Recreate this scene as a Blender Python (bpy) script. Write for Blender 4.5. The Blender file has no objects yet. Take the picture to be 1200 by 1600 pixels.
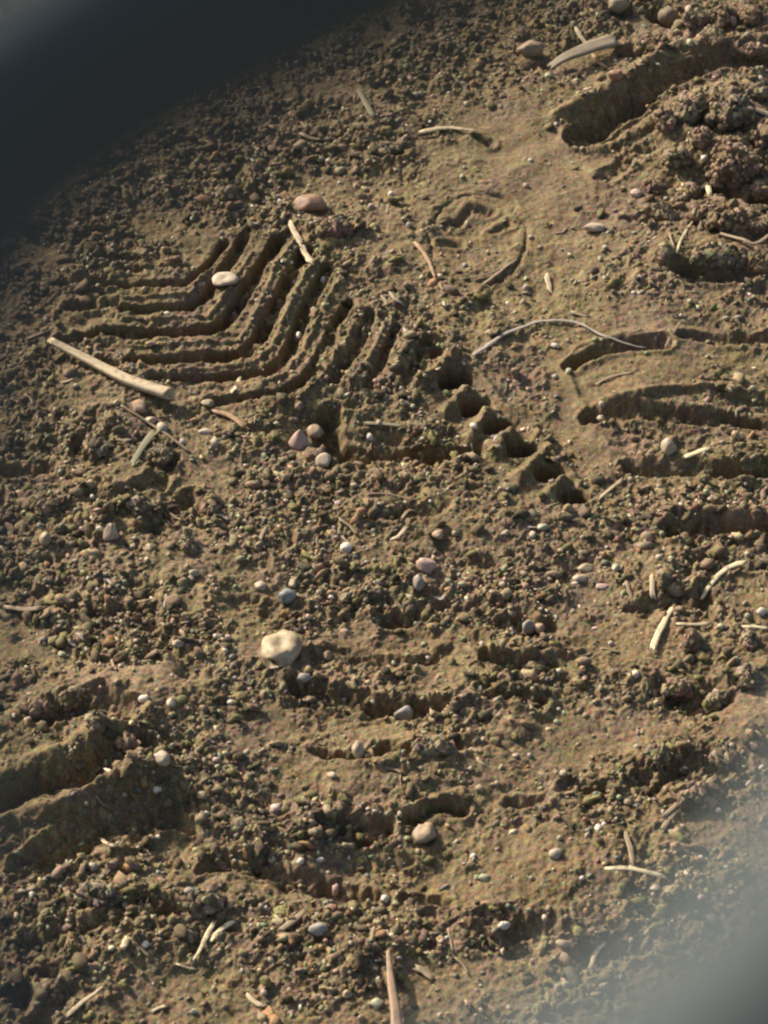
import bpy, bmesh, math, random
import numpy as np
from mathutils import Vector, Matrix, noise as mn

# ------------------------------------------------------------------ camera
SC = bpy.context.scene
COL = SC.collection
E = math.radians(42.0)
DIST = 2.3
VFOV = 2 * math.atan(0.3335 / DIST)
CAM = Vector((0, -DIST * math.cos(E), DIST * math.sin(E)))
cd = bpy.data.cameras.new('camera')
cam = bpy.data.objects.new('camera', cd)
COL.objects.link(cam)
cam.location = CAM
cam.rotation_euler = (math.radians(90) - E, 0, 0)
cd.sensor_fit = 'VERTICAL'
cd.sensor_height = 24.0
cd.sensor_width = 24.0
cd.lens = 12.0 / math.tan(VFOV / 2)
cd.clip_start = 0.01
cd.clip_end = 200
cd.dof.use_dof = True
cd.dof.focus_distance = DIST
APER = 0.0042                                   # aperture diameter in metres
cd.dof.aperture_fstop = (cd.lens / 1000.0) / APER
SC.camera = cam

# ------------------------------------------------------------------ sky, sun, exposure
SUN_EL = math.radians(29)
SUN_AZ = math.radians(-46)                      # from straight ahead (+Y) towards the left
sd = Vector((math.sin(SUN_AZ) * math.cos(SUN_EL), math.cos(SUN_AZ) * math.cos(SUN_EL), math.sin(SUN_EL)))
w = bpy.data.worlds.new('World'); SC.world = w; w.use_nodes = True
wn = w.node_tree.nodes; wl = w.node_tree.links
sky = wn.new('ShaderNodeTexSky'); sky.sky_type = 'NISHITA'; sky.sun_disc = False
sky.sun_elevation = SUN_EL; sky.sun_rotation = SUN_AZ
wl.new(sky.outputs[0], wn['Background'].inputs[0])
wn['Background'].inputs[1].default_value = 0.105
sky.dust_density = 4.0; sky.air_density = 1.0
sl = bpy.data.lights.new('sun', 'SUN'); sl.energy = 5.0; sl.angle = math.radians(1.5); sl.color = (1, 0.89, 0.74)
so = bpy.data.objects.new('sun', sl); COL.objects.link(so)
so.rotation_euler = (-sd).to_track_quat('-Z', 'Y').to_euler()
SC.view_settings.view_transform = 'Standard'
SC.view_settings.look = 'None'
SC.cycles.filter_width = 2.3
SC.view_settings.exposure = 0.83
SC.view_settings.gamma = 1
SC.view_settings.use_curve_mapping = False

# ------------------------------------------------------------------ tracing helper: photo position -> ground
FW = Vector((0, math.cos(E), -math.sin(E))); UP = Vector((0, math.sin(E), math.cos(E)))
PX = 0.3335 / DIST / 800.0
def at(px, py, z=0.0):
    d = FW + Vector((1, 0, 0)) * ((px - 600) * PX) + UP * ((800 - py) * PX)
    t = (z - CAM.z) / d.z
    p = CAM + d * t
    return p
def pxm(py):
    """metres per photo pixel across the view at this row"""
    p = at(600, py)
    return (p - CAM).dot(FW) * PX
def ats(px, py, extra=0.0):
    """point on the real ground surface below this photo position"""
    z = 0.0
    for _ in range(5):
        p = at(px, py, z + extra)
        z = float(hgt(p.x, p.y))
    return Vector((p.x, p.y, z))

# ------------------------------------------------------------------ numpy noise
def _h(ix, iy, s):
    v = (ix.astype(np.int64) * 374761393 + iy.astype(np.int64) * 668265263 + s * 982451653) & 0xffffffff
    v = ((v ^ (v >> 13)) * 1274126177) & 0xffffffff
    v = v ^ (v >> 16)
    return (v & 0xffffff).astype(np.float32) / 16777216.0
def vnoise(x, y, s):
    ix = np.floor(x); iy = np.floor(y)
    fx = (x - ix).astype(np.float32); fy = (y - iy).astype(np.float32)
    ux = fx * fx * fx * (fx * (fx * 6 - 15) + 10); uy = fy * fy * fy * (fy * (fy * 6 - 15) + 10)
    a = _h(ix, iy, s); b = _h(ix + 1, iy, s); c = _h(ix, iy + 1, s); d = _h(ix + 1, iy + 1, s)
    return (a + (b - a) * ux) * (1 - uy) + (c + (d - c) * ux) * uy * 1.0 - 0.5
def fbm(x, y, cell, s, octv=3):
    r = 0; a = 1.0; f = 1.0 / cell
    for o in range(octv):
        r = r + a * vnoise(x * f + 17.3 * o, y * f - 9.1 * o, s + o)
        a *= 0.5; f *= 2.03
    return r
def crumbs(x, y, cell, s):
    """rounded lumps of random size; returns height (in cells) and a random value per lump"""
    gx = x / cell; gy = y / cell
    ix = np.floor(gx); iy = np.floor(gy)
    best = np.zeros(x.shape, np.float32); idv = np.full(x.shape, 0.5, np.float32)
    for dx in (-1, 0, 1):
        for dy in (-1, 0, 1):
            cx = ix + dx; cy = iy + dy
            jx = cx + _h(cx, cy, s); jy = cy + _h(cx, cy, s + 1)
            rr = _h(cx, cy, s + 2)
            r = 0.28 + 0.55 * rr * rr
            an = _h(cx, cy, s + 3) * 3.1416
            ex = gx - jx; ey = gy - jy
            ca = np.cos(an); sa = np.sin(an)
            e1 = (ex * ca + ey * sa); e2 = (-ex * sa + ey * ca) * 1.45
            q = 1 - (e1 * e1 + e2 * e2) / (r * r)
            hh = r * np.sqrt(np.clip(q, 0, 1))
            m = hh > best
            best = np.where(m, hh, best); idv = np.where(m, _h(cx, cy, s + 5), idv)
    return best.astype(np.float32), idv

# ------------------------------------------------------------------ ground grid
def axis(lo, hi, step, far):
    a = list(np.arange(lo, hi, step))
    s = step; v = lo; L = []
    while v > -far:
        s *= 1.065; v -= s; L.append(v)
    s = step; v = a[-1]; R = []
    while v < far:
        s *= 1.065; v += s; R.append(v)
    return np.array(L[::-1] + a + R)
GX = axis(-0.355, 0.355, 0.00066, 9.0)
GY = axis(-0.49, 0.66, 0.00085, 9.0)
X, Y = np.meshgrid(GX, GY)
X = X.astype(np.float32); Y = Y.astype(np.float32)
NY, NX = X.shape

W1 = fbm(X, Y, 0.016, 11, 3); W2 = fbm(X, Y, 0.016, 31, 3)
w3 = vnoise(X / 0.004, Y / 0.004, 51); w4 = vnoise(X / 0.004, Y / 0.004, 52)
XW = X + 0.0055 * W1 + 0.0013 * w3
YW = Y + 0.0055 * W2 + 0.0013 * w4

WARP = 1.0
def polydist(pts, pad, loc=None):
    """distance to a polyline inside its padded box"""
    P = [at(*p) for p in pts]
    x0 = min(p.x for p in P) - pad; x1 = max(p.x for p in P) + pad
    y0 = min(p.y for p in P) - pad; y1 = max(p.y for p in P) + pad
    i0, i1 = np.searchsorted(GX, [x0, x1]); j0, j1 = np.searchsorted(GY, [y0, y1])
    sl_ = (slice(j0, j1), slice(i0, i1))
    xs = X[sl_] + WARP * (XW[sl_] - X[sl_]); ys = Y[sl_] + WARP * (YW[sl_] - Y[sl_])
    D = np.full(xs.shape, 9.0, np.float32)
    for a, b in zip(P[:-1], P[1:]):
        vx = b.x - a.x; vy = b.y - a.y; L2 = vx * vx + vy * vy + 1e-12
        t = np.clip(((xs - a.x) * vx + (ys - a.y) * vy) / L2, 0, 1)
        d = np.hypot(xs - a.x - t * vx, ys - a.y - t * vy)
        D = np.minimum(D, d)
    return sl_, D
def sstep(a, b, v):
    t = np.clip((v - a) / (b - a), 0, 1)
    return t * t * (3 - 2 * t)

W3 = fbm(X, Y, 0.011, 41, 3)
DEEP = np.zeros_like(X); RIDGE = np.zeros_like(X)
SOFT = 1.0; DK = 1.0
def groove(pts, hw, depth, rim=0.0016, soft=0.0022):
    hw /= 1000.0; depth *= DK / 1000.0; soft *= SOFT
    sl_, D = polydist(pts, hw * 2 + 0.02)
    f = depth * (1 - sstep(hw - soft, hw + soft * 0.6, D + (SOFT - 1) * .0022 * W3[sl_]))
    DEEP[sl_] = np.maximum(DEEP[sl_], f)
    if rim:
        RIDGE[sl_] = np.maximum(RIDGE[sl_], rim * np.exp(-((D - hw - 0.0032) / 0.0026) ** 2))
def ridge(pts, hw, height):
    hw /= 1000.0; height /= 1000.0
    sl_, D = polydist(pts, hw * 3 + 0.02)
    RIDGE[sl_] = np.maximum(RIDGE[sl_], height * np.exp(-(D / hw) ** 2))
def blob(px, py, rx, ry, ang=0.0, pw=1.0, warp=0.35):
    """soft ellipse mask; radii in photo pixels"""
    c = at(px, py); m = pxm(py)
    a = rx * m; b = ry * m / math.sin(E)
    ca, sa = math.cos(math.radians(ang)), math.sin(math.radians(ang))
    ex = X - c.x; ey = Y - c.y
    u = (ex * ca + ey * sa) / a; v = (-ex * sa + ey * ca) / b
    q = np.maximum(np.sqrt(u * u + v * v) + warp * W1, 0)
    return np.exp(-q ** (2 * pw))

# ---- broad relief
H = 0.012 * fbm(X, Y, 0.22, 71, 2) + 0.007 * fbm(X, Y, 0.06, 81, 3)
for b_ in [(1120, 190, 110, 120, 0, .016), (1150, 20, 120, 50, 0, .006), (1130, 400, 90, 60, 0, .008),
           (1090, 1080, 150, 110, 0, .008), (110, 1180, 150, 90, 20, .007), (200, 1440, 210, 70, 0, .008),
           (640, 760, 140, 60, 0, .003), (640, 690, 120, 26, -5, -.010), (490, 650, 40, 30, 0, -.008),
           (900, 690, 80, 150, 10, -.004), (640, 980, 190, 60, 0, -.006), (880, 1160, 110, 55, 0, -.003),
           (830, 1360, 130, 80, 0, .004), (620, 1370, 120, 50, 0, -.007), (760, 350, 120, 120, 0, -.002),
           (640, 1210, 120, 40, 0, .005), (230, 1100, 80, 50, -20, .006), (500, 1350, 110, 40, 0, -.006),
           (180, 760, 60, 90, 0, .003), (1080, 1090, 80, 40, 0, -.006), (1120, 290, 60, 25, 0, -.006),
           (300, 890, 140, 60, 0, .004), (520, 1500, 120, 50, 0, .004), (820, 1470, 60, 20, 0, -.006)]:
    H += b_[5] * blob(*b_[:5], pw=1.3)

# ---- the chevron tread print (upper left of the view)
lug = [([(95, 412), (160, 404), (215, 402)], 3.0, 5),
       ([(180, 420), (282, 420)], 3.2, 6), ([(188, 447), (292, 444), (318, 420), (352, 378)], 4.0, 9),
       ([(192, 483), (296, 478), (322, 462), (362, 402), (388, 362)], 4.8, 10),
       ([(194, 522), (338, 512), (362, 488), (402, 424), (436, 376)], 6.2, 12),
       ([(204, 566), (380, 552), (404, 528), (450, 440), (478, 392)], 6.0, 12),
       ([(240, 596), (418, 584), (446, 556), (492, 456), (512, 420)], 5.6, 10),
       ([(330, 626), (440, 618), (486, 590), (528, 500), (545, 470)], 4.4, 9),
       ([(520, 600), (556, 540), (580, 490)], 4.6, 8), ([(572, 602), (602, 545), (622, 508)], 4.0, 7),
       ([(625, 606), (655, 552), (668, 530)], 4.0, 6)]
WARP = 0.28
for p, hw, d in lug: groove(p, hw * .9, d * .85, 0.0004, 0.0014)
for p in [[(190, 466), (296, 461), (312, 440), (346, 392)], [(192, 501), (326, 493), (346, 470), (392, 396)],
          [(192, 545), (372, 531), (390, 508), (432, 420), (458, 384)], [(250, 583), (396, 569), (424, 542), (472, 442), (500, 402)],
          [(400, 606), (440, 592), (466, 566), (508, 478), (530, 440)], [(470, 622), (510, 590), (552, 510)],
          [(545, 606), (580, 550), (602, 505)], [(600, 608), (632, 545), (650, 515)]]:
    ridge(p, 2.0, 2.6)
groove([(85, 532), (130, 526), (180, 520)], 4.5, 7); groove([(110, 480), (178, 476)], 3.5, 5)
groove([(150, 565), (182, 572)], 4, 6); groove([(88, 447), (172, 446)], 3, 4)
ridge([(182, 470), (187, 590)], 2.6, 1.6)

WARP = 0.3
# ---- row of lug holes and their lit lips
for x_, y_, r_, dp in [(670, 546, 6.5, 9), (709, 583, 6.8, 18), (742, 621, 7.2, 20), (778, 655, 7.2, 20), (815, 690, 6.8, 18),
                       (857, 731, 7.0, 15), (893, 767, 6.5, 13)]:
    groove([(x_ - 8, y_ + 2), (x_ + 10, y_ - 1)], r_, dp, 0.0, 0.0028)
ridge([(655, 524), (700, 528), (722, 556), (750, 580), (790, 622), (832, 655), (866, 700), (905, 745)], 3.2, 4.0)
for a_, b_ in [((660, 590), (712, 556)), ((698, 632), (728, 600)), ((738, 670), (760, 636)), ((776, 700), (800, 672)), ((815, 745), (838, 712)), ((858, 770), (880, 745))]:
    ridge([a_, b_], 5.0, 8.0)
WARP = 1.1; SOFT = 1.6; DK = 1.0
groove([(512, 645), (510, 680), (545, 700), (640, 700), (740, 694)], 8.5, 14, 0.001, .004)
ridge([(440, 726), (560, 742), (690, 742)], 5, 3)

WARP = 0.8; SOFT = 2.0; DK = .85
# ---- print at the right
groove([(892, 566), (940, 549), (1035, 543)], 5.5, 9); groove([(1062, 532), (1110, 534), (1240, 538)], 4.0, 7)
ridge([(878, 560), (900, 540), (1000, 528)], 3, 2.5)
groove([(925, 642), (1000, 646), (1080, 652), (1240, 662)], 6.5, 10); ridge([(940, 628), (1000, 622), (1070, 608), (1240, 616)], 4.5, 4.5)
groove([(985, 716), (1060, 730), (1240, 738)], 5.5, 9); ridge([(1000, 702), (1060, 708), (1120, 720), (1240, 716)], 4, 4)
ridge([(880, 580), (915, 640), (950, 690), (1000, 715)], 3.5, 3.0)
groove([(1055, 822), (1110, 818), (1240, 822)], 8, 11); ridge([(1040, 790), (1100, 796), (1240, 798)], 5, 5)
groove([(1066, 436), (1110, 444), (1165, 442)], 9, 13, .002, .004)
groove([(985, 352), (1030, 350)], 7, 7, .001, .004)
groove([(1080, 870), (1110, 866)], 4, 5)

# ---- upper right: the long dark track
groove([(905, 216), (950, 186), (1010, 158), (1070, 128), (1120, 108), (1240, 116)], 12.0, 13, 0.004, 0.0055)
ridge([(880, 180), (940, 158), (1010, 118), (1060, 88), (1240, 76)], 9, 11)
groove([(946, 282), (975, 262), (1020, 234)], 8, 8, 0.002, .006)
ridge([(920, 236), (975, 222), (1018, 196)], 6, 5)
groove([(828, 112), (850, 106)], 7, 7, 0, .004)
groove([(1085, 210), (1120, 228), (1170, 222)], 8, 11, 0, .005); groove([(1110, 300), (1150, 312), (1200, 316)], 10, 12, 0, .005)
groove([(1030, 24), (1060, 34)], 10, 12, 0, .004); groove([(960, 24), (980, 26)], 6, 7, 0, .004)
groove([(1095, 365), (1140, 385), (1200, 390)], 8, 8, 0, .005)
groove([(980, 84), (1005, 82)], 9, 8, 0, .004)

WARP = 1.5; SOFT = 2.3; DK = 1.1
# ---- middle: curved terraces
groove([(468, 1068), (520, 1080), (560, 1096), (630, 1106), (690, 1104)], 7.5, 9); ridge([(480, 1036), (530, 1056), (580, 1078), (640, 1082)], 4.5, 4)
groove([(500, 1018), (560, 1026), (650, 1024), (700, 1016)], 6, 6, .001, .005); ridge([(600, 1050), (660, 1048)], 5, 3)
groove([(770, 1034), (850, 1040)], 7, 9); ridge([(750, 1014), (850, 1018), (900, 1020)], 4, 4)
groove([(760, 1096), (850, 1096)], 5, 7); ridge([(720, 1108), (770, 1080), (860, 1078)], 4, 4)
groove([(598, 1180), (640, 1184)], 6, 9); groove([(650, 1180), (712, 1176)], 5, 7)
ridge([(560, 1200), (640, 1200), (700, 1164), (830, 1140)], 5, 3.5)
groove([(500, 1180), (545, 1186)], 5, 7); groove([(790, 965), (850, 975)], 8, 9, .001, .005)
groove([(700, 850), (720, 880), (760, 880)], 8, 8, .001, .006); groove([(600, 955), (640, 958)], 5, 6)
groove([(640, 1276), (712, 1266)], 6, 8); ridge([(520, 1250), (560, 1272), (640, 1262), (712, 1246)], 4, 4.5)
groove([(520, 1302), (600, 1300)], 8, 9); ridge([(450, 1296), (520, 1278), (600, 1276)], 4, 4)
groove([(340, 1352), (420, 1358)], 8, 9, .002, .004); groove([(440, 1372), (500, 1380), (570, 1392)], 8, 9, .002, .005)
groove([(760, 1432), (850, 1442)], 6, 6, .002, .004); groove([(640, 1404), (690, 1400)], 5, 6)
groove([(890, 1236), (940, 1234)], 4, 5); groove([(800, 1254), (850, 1256)], 4, 5)
groove([(590, 800), (690, 790)], 5, 5, .001, .005); groove([(380, 940), (470, 950)], 6, 6, .001, .005)
groove([(120, 960), (220, 962), (300, 1060)], 6, 6, .001, .006)
groove([(1040, 1070), (1090, 1090), (1130, 1080)], 10, 6, .001, .006); groove([(1010, 1218), (1120, 1190)], 10, 10, .001, .006)
groove([(205, 780), (250, 740), (262, 710)], 6, 7, .002, .004); groove([(235, 830), (300, 770)], 6, 7, .002, .004)
groove([(130, 690), (150, 660)], 6, 6); groove([(1000, 945), (1100, 925)], 8, 8, .001, .005)
groove([(900, 1490), (1000, 1470)], 8, 8, .001, .006); groove([(1000, 1320), (1000, 1390)], 5, 5, 0, .005)

WARP = 1.2; SOFT = 2.0; DK = 0.95
# ---- lower left: two broad tread bars
groove([(-60, 1296), (60, 1262), (150, 1228), (215, 1196)], 9, 9, .003, .004); ridge([(-60, 1262), (60, 1222), (150, 1180), (230, 1150)], 10, 10)
groove([(40, 1372), (130, 1326), (200, 1296), (290, 1272)], 12, 10, .003, .005); ridge([(-60, 1330), (60, 1294), (150, 1256), (250, 1226)], 9, 10)
groove([(90, 1135), (160, 1120), (200, 1140)], 12, 10, .002, .005); ridge([(-40, 1180), (40, 1140), (110, 1090)], 6, 5)
groove([(0, 735), (70, 722)], 7, 7)
groove([(30, 1560), (70, 1530)], 6, 7); groove([(60, 1600), (100, 1560)], 6, 7); groove([(150, 1462), (60, 1480)], 8, 8, .001, .005)
groove([(230, 1424), (285, 1432)], 7, 8, .001, .004)

WARP = .8; SOFT = 1.2; DK = .75
# ---- the faint round print in the smooth patch
ring = [(745 + 76 * math.cos(a), 368 + 68 * math.sin(a)) for a in np.linspace(0, 2 * math.pi, 25)]
groove(ring, 1.3, 2.0, 0.0008, 0.0012)
groove([(715, 340), (740, 320), (765, 326)], 3.4, 4, .001); groove([(690, 372), (720, 372)], 3, 2.5); groove([(770, 355), (795, 345)], 2.4, 3)
groove([(748, 214), (764, 222)], 3.5, 5); groove([(590, 238), (625, 240)], 5, 7)
for _k in range(5):
    groove([(690 + 4 * _k, 255 + 9 * _k), (760, 262 + 9 * _k)], 1.2, 0.8, .0004, .001)

# ---- small random clods' hollows spread over the rest of the churned soil
SM = np.zeros_like(X)
for s_ in [(800, 230, 150, 120, 20, 1.0), (900, 160, 60, 60, 0, .6), (740, 380, 150, 90, 0, .8), (900, 640, 48, 130, 12, 1.1), (880, 470, 150, 60, 0, .7),
           (880, 1150, 90, 60, 0, .9), (830, 1340, 130, 90, 0, .8), (640, 1240, 120, 30, 0, .5), (230, 1090, 70, 50, -20, .8),
           (1000, 600, 90, 20, 0, .5), (560, 260, 120, 50, 30, .35), (1000, 500, 200, 25, 0, .6), (330, 1400, 80, 30, 0, .4)]:
    SM = np.maximum(SM, s_[5] * blob(*s_[:5], pw=1.6, warp=0.5))
for s_ in [(820, 300, 260, 240, 0, .9), (1000, 560, 260, 130, 0, .85), (640, 300, 120, 90, 0, .35), (800, 650, 120, 120, 40, .7), (600, 1000, 160, 40, 0, .3),
           (150, 1290, 190, 80, 0, .45), (1080, 130, 140, 60, 0, .5), (1120, 680, 120, 80, 0, .45), (700, 1200, 200, 60, 0, .45)]:
    SM = np.maximum(SM, s_[5] * blob(*s_[:5], pw=1.6, warp=0.5))
SM = np.maximum(SM, np.clip(0.25 + 1.5 * fbm(X, Y, 0.04, 181, 3), 0, 0.75))
ROUGH = np.clip(1.0 - 0.93 * SM, 0.07, 1)
LUGA = blob(370, 510, 230, 110, 0, 2.0)
ROUGH *= (1 - 0.72 * np.clip(LUGA * 1.3, 0, 1))
LOOSE = ROUGH ** 1.4 * (1 - 0.6 * np.clip(DEEP / 0.008, 0, 1))

c1, i1 = crumbs(X + .0012 * w3, Y + .0012 * w4, 0.0042, 101)
c2, i2 = crumbs(X + .0020 * w3, Y + .0020 * w4, 0.0085, 201)
c3, i3 = crumbs(X + .0050 * W1, Y + .0050 * W2, 0.019, 301)
c0, i0 = crumbs(X, Y, 0.0021, 401)
patch = np.clip(0.55 + 1.6 * fbm(X, Y, 0.05, 91, 2), 0.12, 1.0)
H += RIDGE - DEEP * (1 + 0.9 * W2 + 0.25 * w3)
_gr = np.clip(DEEP / 0.006, 0, 1)
H += _gr * (c1 * 0.0042 * 0.45 + c2 * 0.0085 * 0.22 + 0.0016 * fbm(X, Y, 0.007, 191, 3))
H += ROUGH * (c1 * 0.0042 * 0.28 + c2 * 0.0085 * 0.34 * patch + c3 * 0.019 * 0.26 * patch)
H += (0.15 + 0.85 * ROUGH) * (c0 * 0.0021 * 0.42)
H += (.22 + .78 * ROUGH) * (0.0010 * vnoise(X / 0.0017, Y / 0.0017, 61) + 0.0016 * np.abs(vnoise(X / 0.0052, Y / 0.0060, 62)))
H += 0.0011 * w3 * (0.2 + 0.8 * ROUGH) + 0.0026 * ROUGH * W1 * 0.8
_b = fbm(X, Y, 0.012, 131, 3)
_r = fbm(X + .002 * W2, Y * 1.25 + .002 * W1, 0.0075, 171, 3)
H += ROUGH * (0.0060 * (0.25 - np.abs(_b)) + 0.0032 * (0.2 - np.abs(_r)))

H += np.clip(LUGA * 1.2, 0, 1) * (c1 * 0.0042 * 0.36 + c2 * 0.0085 * 0.15 - 0.0016 * np.abs(_b))

def hgt(x, y):
    i = np.clip(np.searchsorted(GX, x) - 1, 0, NX - 2); j = np.clip(np.searchsorted(GY, y) - 1, 0, NY - 2)
    fx = np.clip((x - GX[i]) / (GX[i + 1] - GX[i]), 0, 1); fy = np.clip((y - GY[j]) / (GY[j + 1] - GY[j]), 0, 1)
    return (H[j, i] * (1 - fx) + H[j, i + 1] * fx) * (1 - fy) + (H[j + 1, i] * (1 - fx) + H[j + 1, i + 1] * fx) * fy
def sample(A, x, y):
    i = np.clip(np.searchsorted(GX, x) - 1, 0, NX - 2); j = np.clip(np.searchsorted(GY, y) - 1, 0, NY - 2)
    return A[j, i]

# ---- soil colour: grain by grain differences of the soil itself
def lerp(a, b, t): return a + (b - a) * t[..., None]
cA = np.array([0.215, 0.152, 0.088]); cB = np.array([0.150, 0.105, 0.060]); cOl = np.array([0.195, 0.155, 0.070])
cPu = np.array([0.20, 0.138, 0.100]); cLt = np.array([0.40, 0.31, 0.195]); cPk = np.array([0.27, 0.185, 0.135])
v = fbm(X, Y, 0.035, 141, 3)
C = lerp(cA[None, None, :] + np.zeros(X.shape + (3,)), cB, np.clip(0.5 + 1.1 * v, 0, 1))
C = lerp(C, cOl, np.clip(0.15 + 0.9 * fbm(X, Y, 0.05, 151, 2) + 1.2 * (i1 - .5), 0, 0.8))
C = lerp(C, cPu, np.clip(1.6 * fbm(X, Y, 0.045, 161, 2), 0, 0.8))
g = 0.62 * i1 + 0.38 * i0
C = lerp(C, cPu * 1.15, np.clip((i0 - .6) * 3, 0, .7) * np.clip(1.2 - i1, 0, 1))
C = lerp(C, cLt, np.clip((g - 0.57) * 2.8, 0, 0.85) * (0.35 + 0.65 * ROUGH))
C *= (1.0 - 0.55 * np.clip((0.42 - g) * 3, 0, 1) * (0.3 + 0.7 * ROUGH))[..., None]
C *= (0.8 + 0.4 * i2 * ROUGH + 0.2 * (1 - ROUGH))[..., None]
for s_ in [(215, 1085, 80, 45, -25), (1120, 66, 150, 34, 0), (1150, 190, 60, 60, 0), (1150, 330, 70, 40, 0), (1080, 790, 80, 22, 0), (570, 1262, 50, 20, -15), (545, 1055, 60, 20, -15), (1000, 700, 60, 25, -15), (700, 905, 50, 40, 0)]:
    C = lerp(C, cPk, 0.65 * blob(*s_, pw=1.4))
C = np.clip(C * np.array([0.71, 0.70, 0.60]), 0.01, 1)

def grid_mesh(name):
    me = bpy.data.meshes.new(name)
    n = NX * NY
    co = np.stack([X, Y, H], -1).astype(np.float32).reshape(-1)
    me.vertices.add(n); me.vertices.foreach_set('co', co)
    j, i = np.meshgrid(np.arange(NY - 1), np.arange(NX - 1), indexing='ij')
    a = (j * NX + i).reshape(-1)
    f = np.stack([a, a + 1, a + NX + 1, a + NX], -1).astype(np.int32)
    me.loops.add(f.size); me.loops.foreach_set('vertex_index', f.reshape(-1))
    me.polygons.add(len(f)); me.polygons.foreach_set('loop_start', np.arange(0, f.size, 4, dtype=np.int32))
    me.update(calc_edges=True)
    at_ = me.color_attributes.new('soil', 'FLOAT_COLOR', 'POINT')
    rgba = np.ones((n, 4), np.float32); rgba[:, :3] = C.reshape(-1, 3)
    at_.data.foreach_set('color', rgba.reshape(-1))
    return me

# ------------------------------------------------------------------ materials
def mat(name):
    m = bpy.data.materials.new(name); m.use_nodes = True
    return m, m.node_tree.nodes, m.node_tree.links, m.node_tree.nodes['Principled BSDF']
def soil_mat(name, rough=0.82, spec=0.25):
    m, n, l, b = mat(name)
    a = n.new('ShaderNodeAttribute'); a.attribute_name = 'soil'
    tc = n.new('ShaderNodeTexCoord')
    t = n.new('ShaderNodeTexNoise'); t.inputs['Scale'].default_value = 800; t.inputs['Detail'].default_value = 4; t.inputs['Roughness'].default_value = .7
    l.new(tc.outputs['Object'], t.inputs['Vector'])
    mr = n.new('ShaderNodeMapRange'); mr.inputs[1].default_value = .3; mr.inputs[2].default_value = .7; mr.inputs[3].default_value = .5; mr.inputs[4].default_value = 1.5
    l.new(t.outputs['Fac'], mr.inputs[0])
    mx = n.new('ShaderNodeVectorMath'); mx.operation = 'SCALE'
    l.new(a.outputs['Color'], mx.inputs[0]); l.new(mr.outputs[0], mx.inputs['Scale'])
    t2 = n.new('ShaderNodeTexNoise'); t2.inputs['Scale'].default_value = 330; t2.inputs['Detail'].default_value = 3; t2.inputs['Roughness'].default_value = .7
    l.new(tc.outputs['Object'], t2.inputs['Vector'])
    sc2 = n.new('ShaderNodeVectorMath'); sc2.operation = 'MULTIPLY_ADD'; sc2.inputs[1].default_value = (1.7, 1.6, 2.2); sc2.inputs[2].default_value = (.13, .18, -.15)
    l.new(t2.outputs['Color'], sc2.inputs[0])
    cl2 = n.new('ShaderNodeVectorMath'); cl2.operation = 'MAXIMUM'; cl2.inputs[1].default_value = (.35, .35, .3)
    l.new(sc2.outputs[0], cl2.inputs[0])
    mu = n.new('ShaderNodeVectorMath'); mu.operation = 'MULTIPLY'
    l.new(mx.outputs[0], mu.inputs[0]); l.new(cl2.outputs[0], mu.inputs[1])
    l.new(mu.outputs[0], b.inputs['Base Color'])
    b.inputs['Roughness'].default_value = rough
    b.inputs['Specular IOR Level'].default_value = spec
    bu = n.new('ShaderNodeBump'); bu.inputs['Strength'].default_value = 0.5; bu.inputs['Distance'].default_value = 0.0012
    l.new(t.outputs['Fac'], bu.inputs['Height']); l.new(bu.outputs[0], b.inputs['Normal'])
    return m
M_SOIL = soil_mat('damp_soil'); M_CRUMB = soil_mat('loose_soil'); M_GRIT = soil_mat('mixed_grit', 0.6, 0.4)
def stone_mat(name, c1_, c2_, scale=160, rough=0.6):
    m, n, l, b = mat(name)
    tc = n.new('ShaderNodeTexCoord')
    t = n.new('ShaderNodeTexNoise'); t.inputs['Scale'].default_value = scale; t.inputs['Detail'].default_value = 5; t.inputs['Roughness'].default_value = .65
    l.new(tc.outputs['Object'], t.inputs['Vector'])
    r = n.new('ShaderNodeValToRGB'); r.color_ramp.elements[0].position = .36; r.color_ramp.elements[1].position = .62
    r.color_ramp.elements[0].color = (*c2_, 1); r.color_ramp.elements[1].color = (*c1_, 1)
    l.new(t.outputs['Fac'], r.inputs[0])
    d = n.new('ShaderNodeTexNoise'); d.inputs['Scale'].default_value = scale * 2.3; d.inputs['Detail'].default_value = 5
    l.new(tc.outputs['Object'], d.inputs['Vector'])
    dr = n.new('ShaderNodeMapRange'); dr.inputs[1].default_value = .44; dr.inputs[2].default_value = .70; dr.inputs[4].default_value = .6
    l.new(d.outputs['Fac'], dr.inputs[0])
    mx = n.new('ShaderNodeMix'); mx.data_type = 'RGBA'; mx.inputs[7].default_value = (.16, .12, .075, 1)
    l.new(dr.outputs[0], mx.inputs[0]); l.new(r.outputs[0], mx.inputs[6]); l.new(mx.outputs[2], b.inputs['Base Color'])
    b.inputs['Roughness'].default_value = rough; b.inputs['Specular IOR Level'].default_value = .35
    bu = n.new('ShaderNodeBump'); bu.inputs['Strength'].default_value = .35; bu.inputs['Distance'].default_value = .0008
    l.new(t.outputs['Fac'], bu.inputs['Height']); l.new(bu.outputs[0], b.inputs['Normal'])
    return m
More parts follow.
